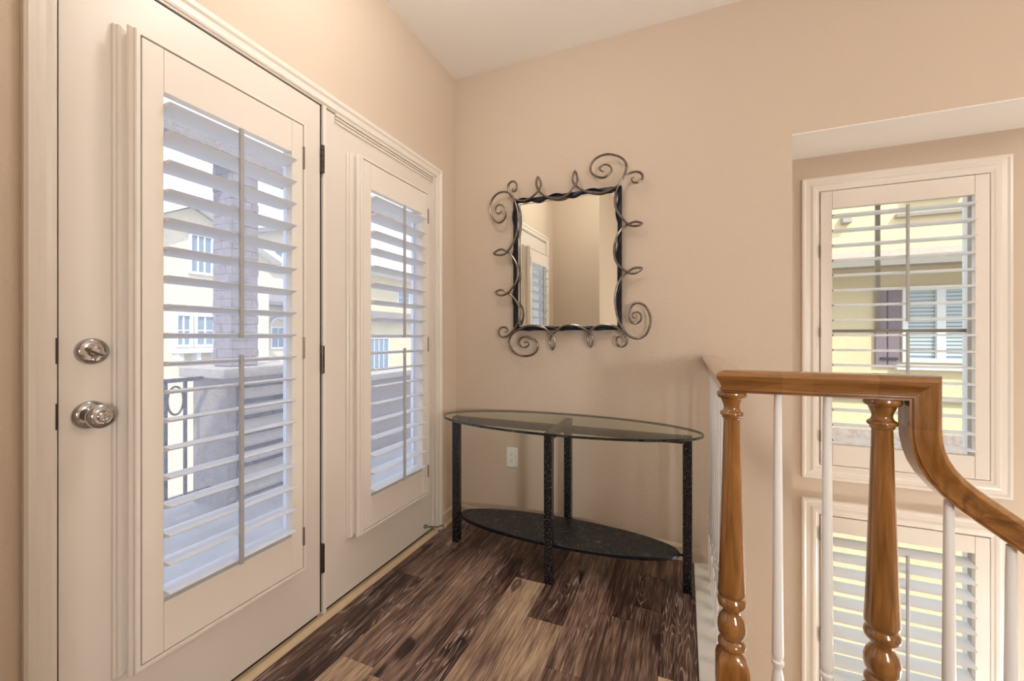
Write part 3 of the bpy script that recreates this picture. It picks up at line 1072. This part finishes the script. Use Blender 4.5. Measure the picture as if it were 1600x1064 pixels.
def baluster(x, y, zb, zt, top_block=.0):
    k = zt - zb
    t = lambda h: zb + h
    prof = [(.0085, zt), (.0095, zt - .05), (.0115, zt - .35), (.0135, t(.34)), (.0142, t(.30)), (.0138, t(.292)), (.0110, t(.288)), (.0112, t(.284)), (.0150, t(.281)), (.0150, t(.272)),
            (.0105, t(.266)), (.0100, t(.258)), (.0135, t(.240)), (.0150, t(.222)), (.0140, t(.204)), (.0105, t(.196)), (.0150, t(.188)), (.0150, t(.180)), (.0115, t(.172))]
    mb = MB()
    mb.lathe(prof, (x, y, 0), 'Z', 14)
    mb.box(x - .0155, x + .0155, y - .0155, y + .0155, zb, t(.176))
    return mb.build('baluster', M['white'], rail, smooth=True, loc=(x, y, zb))


for y in (2.214, 2.110, 2.006, 1.902, 1.798, 1.692, 1.586, 1.480, 1.375):
    baluster(RX + .004, y, .004, RT - .060)
for x in (0.229, 0.336):
    baluster(x, RY, .004, RT - .060)
for k, x in enumerate((0.568, 0.672, 0.776, 0.880, 0.984, 1.09, 1.195)):
    zz = -0.185 * (int((x - 0.52) // 0.245) + 1)
    tan = math.tan(sl)
    zt = (end[1] - (x - end[0]) * tan) - .0745
    if k == 0: zt = .772
    baluster(x, RY, zz, zt)

# ================================================================== UNSEEN LAMPS (mostly fill added out of view)
for k, (x, y, zc, s, p) in enumerate(LAMPS):
    ceil_ = zc > 2
    text = ('unseen white globe ceiling light nearest the French doors', 'white globe fill lamp on a thin stand, added unseen behind the viewer',
            'white globe fill light added unseen over the stair side of the room', 'white globe fill lamp on a stand, added unseen at the foot of the stairwell')[k]
    foot = CEIL if ceil_ else (0 if zc > 0 else -1.8)
    lm = thing('unseen_ceiling_light' if ceil_ else 'fill_lamp', text, 'lamp', (x, y, foot))
    sg = -1 if ceil_ else 1
    MB().lathe([(.11, foot + sg * .0005), (.11, foot + sg * .02), (.014, foot + sg * .03), (.014, zc - sg * (s - .002))], (x, y, 0), 'Z', 24).build('stem', M['white'], lm, smooth=True)
    MB().lathe([(max(.001, s * math.sin(PI * i / 14)), zc + s * math.cos(PI * i / 14)) for i in range(15)], (x, y, 0), 'Z', 28).build('globe', glow('lamp_opal', p), lm, smooth=True)

# ================================================================== OUTSIDE, BALCONY
dk = struct(MB().box(-3.45, W - .165, -1.2, 3.9, -0.20, -0.03).build('balcony_deck', M['concrete']))
pier = thing('stone_pier', 'speckled grey stucco pier carrying a brick-faced post on the balcony', 'pier', (-3.0, 2.05, -.03))
MB().box(-3.20, -2.83, 1.80, 2.30, -.03, .86).build('pedestal', M['stucco_grey'], pier)
MB().box(-3.26, -2.77, 1.74, 2.36, .86, .93).build('cap', M['capstone'], pier, bevel=.008)
post = MB().box(-3.06, -2.875, 1.86, 2.04, .93, 2.37).build('post', M['stucco_grey'], pier)
MB().box(-2.8295, -2.822, 1.86, 2.24, .02, .80).build('vent_back', M['rubber'], pier)
for k in range(7):
    z_ = .05 + .11 * k
    mb = MB()
    mb.loft([[(-2.8215, y_, z_ + .07), (-2.8215, y_, z_ + .055), (-2.785, y_, z_), (-2.785, y_, z_ + .015)] for y_ in (1.88, 2.22)])
    mb.build('vent_slat', M['capstone'], pier)
# courses of small veneer bricks on the two faces seen
rb = random.Random(5)
mb = MB()
zc = .94
row = 0
while zc < 2.34:
    h = .058
    for s in range(2):
        off = (.0 if row % 2 else .045)
        x_ = -3.066 + off - .09 * (row % 2)
        xx = -3.066
        while xx < -2.875:
            w_ = .09 if xx > -3.066 or row % 2 == 0 else .045
            x1_ = min(xx + w_, -2.870)
            if s == 0:
                mb.box(xx + .001, x1_ - .001, 1.852 - rb.random() * .004, 1.862, zc, zc + h - .003)
            xx += w_
    yy = 1.86
    while yy < 2.04:
        w_ = .09 if yy > 1.86 or row % 2 == 0 else .045
        y1_ = min(yy + w_, 2.045)
        mb.box(-2.877, -2.868 + rb.random() * .004, yy + .001, y1_ - .001, zc, zc + h - .003)
        yy += w_
    zc += h
    row += 1
tag(mb.build('brick_veneer', M['veneer'], pier), kind='stuff')
tag(MB().box(-3.10, -2.82, -1.2, 3.9, 2.371, 2.43).build('porch_beam', M['stucco_grey']), 'thin grey beam over the balcony resting on the brick-faced post', 'beam')
par = thing('parapet_wall', 'low grey stucco balcony wall seen through the right door', 'wall', (-3.0, 3.1, -.03))
MB().box(-3.12, -2.90, 2.362, 3.9, -.03, .70).build('wall_body', M['stucco_grey'], par)
MB().box(-3.16, -2.86, 2.362, 3.9, .70, .76).build('cap', M['capstone'], par, bevel=.006)
br = thing('balcony_railing', 'black iron balcony railing between the stone pier and the left edge', 'railing', (-3.0, .3, -.03))
for zz in (.10, .86):
    MB().box(-3.02, -2.98, -1.2, 1.795 if zz < .5 else 1.738, zz - .012, zz + .012).build('rail', M['railing_black'], br)
y = 1.64
while y > -1.15:
    MB().box(-3.008, -2.992, y - .008, y + .008, -.03 if abs(y) < .05 else .10, .86).build('railing_bar', M['railing_black'], br)
    y -= .11
# ornamental oval scroll near the top of the railing
for cy_ in (1.585, 1.365):
    pts = [(-3.0, cy_ + .045 * math.cos(a * PI / 12), .73 + .09 * math.sin(a * PI / 12)) for a in range(25)]
    MB().tube(pts, .007, 6, normal=(1, 0, 0)).build('ornament', M['railing_black'], br, smooth=True)
tag(MB().lathe([(.011, -.03), (.011, 2.6)], (-1.72, 2.352, 0), 'Z', 12).build('downpipe', M['fascia'], smooth=True), 'thin grey vertical pipe outside the right door', 'pipe')

# ground
struct(MB().box(-60, 60, -40, 60, -3.4, -3.2).build('ground', M['ground']))


def far_window(parent, fn, u0, u1, v0, v1, nx=2, ny=3, blinds=False, glass='winglass', name='window', t=.07):
    mb = MB()
    ring_slab(mb, (u0, u1, v0, v1), (u0 + t, u1 - t, v0 + t, v1 - t), -.02, .06, fn)
    f = mb.build(name, M['extwhite'], parent)
    g_ = fbox(MB(), fn, u0 + t, u1 - t, v0 + t, v1 - t, -.01, .004).build('pane', M[glass], f)
    mb = MB()
    for i in range(1, nx):
        u = u0 + t + (u1 - u0 - 2 * t) * i / nx
        fbox(mb, fn, u - .02, u + .02, v0 + t, v1 - t, .005, .03)
    for i in range(1, ny):
        v = v0 + t + (v1 - v0 - 2 * t) * i / ny
        fbox(mb, fn, u0 + t, u1 - t, v - .015, v + .015, .005, .028)
    if mb.f:
        mb.build('glazing_bar', M['extwhite'], f)
    if blinds:
        mb = MB()
        v = v0 + t + .03
        while v < v1 - t:
            fbox(mb, fn, u0 + t + .02, u1 - t - .02, v, v + .028, .0045, .012)
            v += .045
        tag(mb.build('blind', M['blind'], f), kind='stuff')
    return f


# house to the left, its gable facing the balcony
hf = lambda u, v, d: (-12.0 + d, u, v)
ha = thing('house', 'cream gabled house seen through the left door beyond the railing', 'house', (-14, 5.5, -3.2))
mb = MB()
prof = [(1.0, -3.2), (1.0, 3.3), (6.72, 4.62 + 0), (9.0, 3.9), (9.0, -3.2)]
prof = [(5.0, -3.2), (5.0, 3.65), (6.72, 4.55), (8.9, 3.55), (8.9, -3.2)]
mb.loft([[(x_, a, b) for a, b in prof] for x_ in (-17, -12)])
mb.build('wall', M['stucco_pale'], ha)
mb = MB()
for a, b in (((4.6, 3.42), (6.72, 4.60)), ((9.1, 3.42), (6.72, 4.60))):
    ring = [(a[0], a[1]), (b[0], b[1]), (b[0], b[1] + .16), (a[0], a[1] + .16)]
    mb.loft([[(x_, p, q) for p, q in ring] for x_ in (-17.2, -11.6)])
mb.build('roof', M['extwhite'], ha)
far_window(ha, hf, 6.62, 7.25, 2.80, 3.90, 3, 2)
far_window(ha, hf, 6.30, 6.72, 0.86, 1.75, 2, 2)
far_window(ha, hf, 6.76, 7.30, 0.86, 1.75, 2, 2)
mb = MB()
fbox(mb, hf, 6.25, 7.38, .72, .84, 0, .35)
for u in (6.35, 6.75, 7.2):
    fbox(mb, hf, u - .05, u + .05, .52, .72, 0, .25)
mb.build('window_box', M['extwhite'], ha)

# house further right, seen past the post and through the right door
hg = lambda u, v, d: (-15.0 + d, u, v)
hb = thing('house', 'cream two-storey house with an arched window seen beyond the brick-faced post', 'house', (-17, 13, -3.2))
mb = MB()
prof = [(9.2, -3.2), (9.2, 4.7), (12.3, 5.6), (15.6, 4.7), (15.6, -3.2)]
mb.loft([[(x_, a, b) for a, b in prof] for x_ in (-20, -15)])
mb.build('wall', M['stucco_pale'], hb)
mb = MB()
for a, b in (((9.15, 4.6), (12.3, 5.62)), ((15.65, 4.6), (12.3, 5.62))):
    ring = [(a[0], a[1]), (b[0], b[1]), (b[0], b[1] + .18), (a[0], a[1] + .18)]
    mb.loft([[(x_, p, q) for p, q in ring] for x_ in (-20.2, -14.5)])
mb.build('roof', M['shingle_dark'], hb)
far_window(hb, hg, 11.3, 12.1, 3.85, 4.62, 2, 2)
fbox(MB(), hg, 11.1, 12.3, 3.70, 3.82, 0, .15).build('window_sill', M['extwhite'], hb)
far_window(hb, hg, 11.15, 11.85, .65, 1.55, 2, 2)
# arch above the lower window
pts = [(-14.93, 11.5 + .36 * math.cos(a * PI / 12), 1.55 + .34 * math.sin(a * PI / 12)) for a in range(13)]
MB().tube(pts, .06, 6, normal=(1, 0, 0)).build('window_arch', M['extwhite'], hb)
mb = MB()
mb.loft([[(x_, u, v) for x_, v in ((-15, 2.95), (-13.9, 2.45), (-13.9, 2.32), (-15, 2.32))] for u in (9.2, 15.6)])
mb.build('porch_roof', M['shingle_dark'], hb)
hc = thing('house', 'cream house with a sloping white eave seen through the right door', 'house', (-17, 22, -3.2))
mb = MB()
mb.loft([[(x_, a, b) for a, b in ((15.8, -3.2), (15.8, 4.6), (28, 4.6), (28, -3.2))] for x_ in (-20, -15.0)])
mb.build('wall', M['stucco'], hc)
mb = MB()
mb.loft([[(x_, u, v) for x_, v in ((-20, 5.9), (-14.2, 4.55), (-14.2, 4.35), (-20, 4.35))] for u in (15.7, 28.2)])
mb.build('roof', M['extwhite'], hc)
fbox(MB(), hg, 15.9, 27.5, 2.0, 2.45, 0, .5).build('porch_roof', M['fascia'], hc)
far_window(hc, hg, 16.6, 18.2, -.7, 1.1, 4, 1)
far_window(hc, hg, 18.9, 20.0, 3.0, 3.8, 2, 2)

# neighbour across from the stairwell
NY = 6.5
nf = lambda u, v, d: (u, NY - d, v)
nh = thing('house', 'yellow stucco neighbour house with taupe shutters outside the stairwell window', 'house', (2.8, NY, -3.2))
MB().box(0.2, 6.5, NY, NY + 3, -3.2, 5.5).build('wall', M['stucco'], nh)
sh = nh
mb = MB()
mb.loft([[(u, NY - d, v) for d, v in ((0, 2.22), (.55, 2.06), (.55, 2.0), (0, 2.0))] for u in (0.2, 6.5)])
mb.build('skirt_roof', M['shingle'], nh)
MB().box(0.2, 6.5, NY - .58, NY - .55, 1.95, 2.03).build('fascia', M['fascia'], nh)
f_ = far_window(nh, nf, 2.46, 3.62, .83, 1.75, 1, 1, blinds=True, t=.05)
fbox(MB(), nf, 2.78, 2.86, .88, 1.70, .0, .05).build('window_post', M['extwhite'], nh)
fbox(MB(), nf, 2.40, 3.70, .74, .80, 0, .08).build('window_sill', M['extwhite'], nh)
for u0 in (2.205, 2.325):
    s_ = fbox(MB(), nf, u0, u0 + .112, .77, 1.74, 0, .04).build('side_shutter', M['taupe'], nh, bevel=.008)
fbox(MB(), nf, 2.25, 2.42, .86, .885, .04, .06).build('shutter_bar', M['railing_black'], nh)
far_window(nh, nf, 2.49, 3.02, 2.79, 3.8, 1, 1, t=.05)
mb = MB()
fbox(mb, nf, 2.40, 3.15, 2.60, 2.64, 0, .07)
mb.build('window_sill', M['fascia'], nh)
mb = MB()
mb.loft([[(u, NY - d, v) for d, v in ((0, 2.58), (.12, 2.58), (.06, 2.68), (0, 2.68))] for u in (1.86, 1.95)])
mb.build('wall_vent', M['fascia'], nh)
fbox(MB(), nf, 0.2, 6.5, .36, .42, 0, .05).build('belly_band', M['fascia'], nh)
fbox(MB(), nf, 0.2, 6.5, -.22, -.02, 0, .12).build('lower_band', M['shingle'], nh)
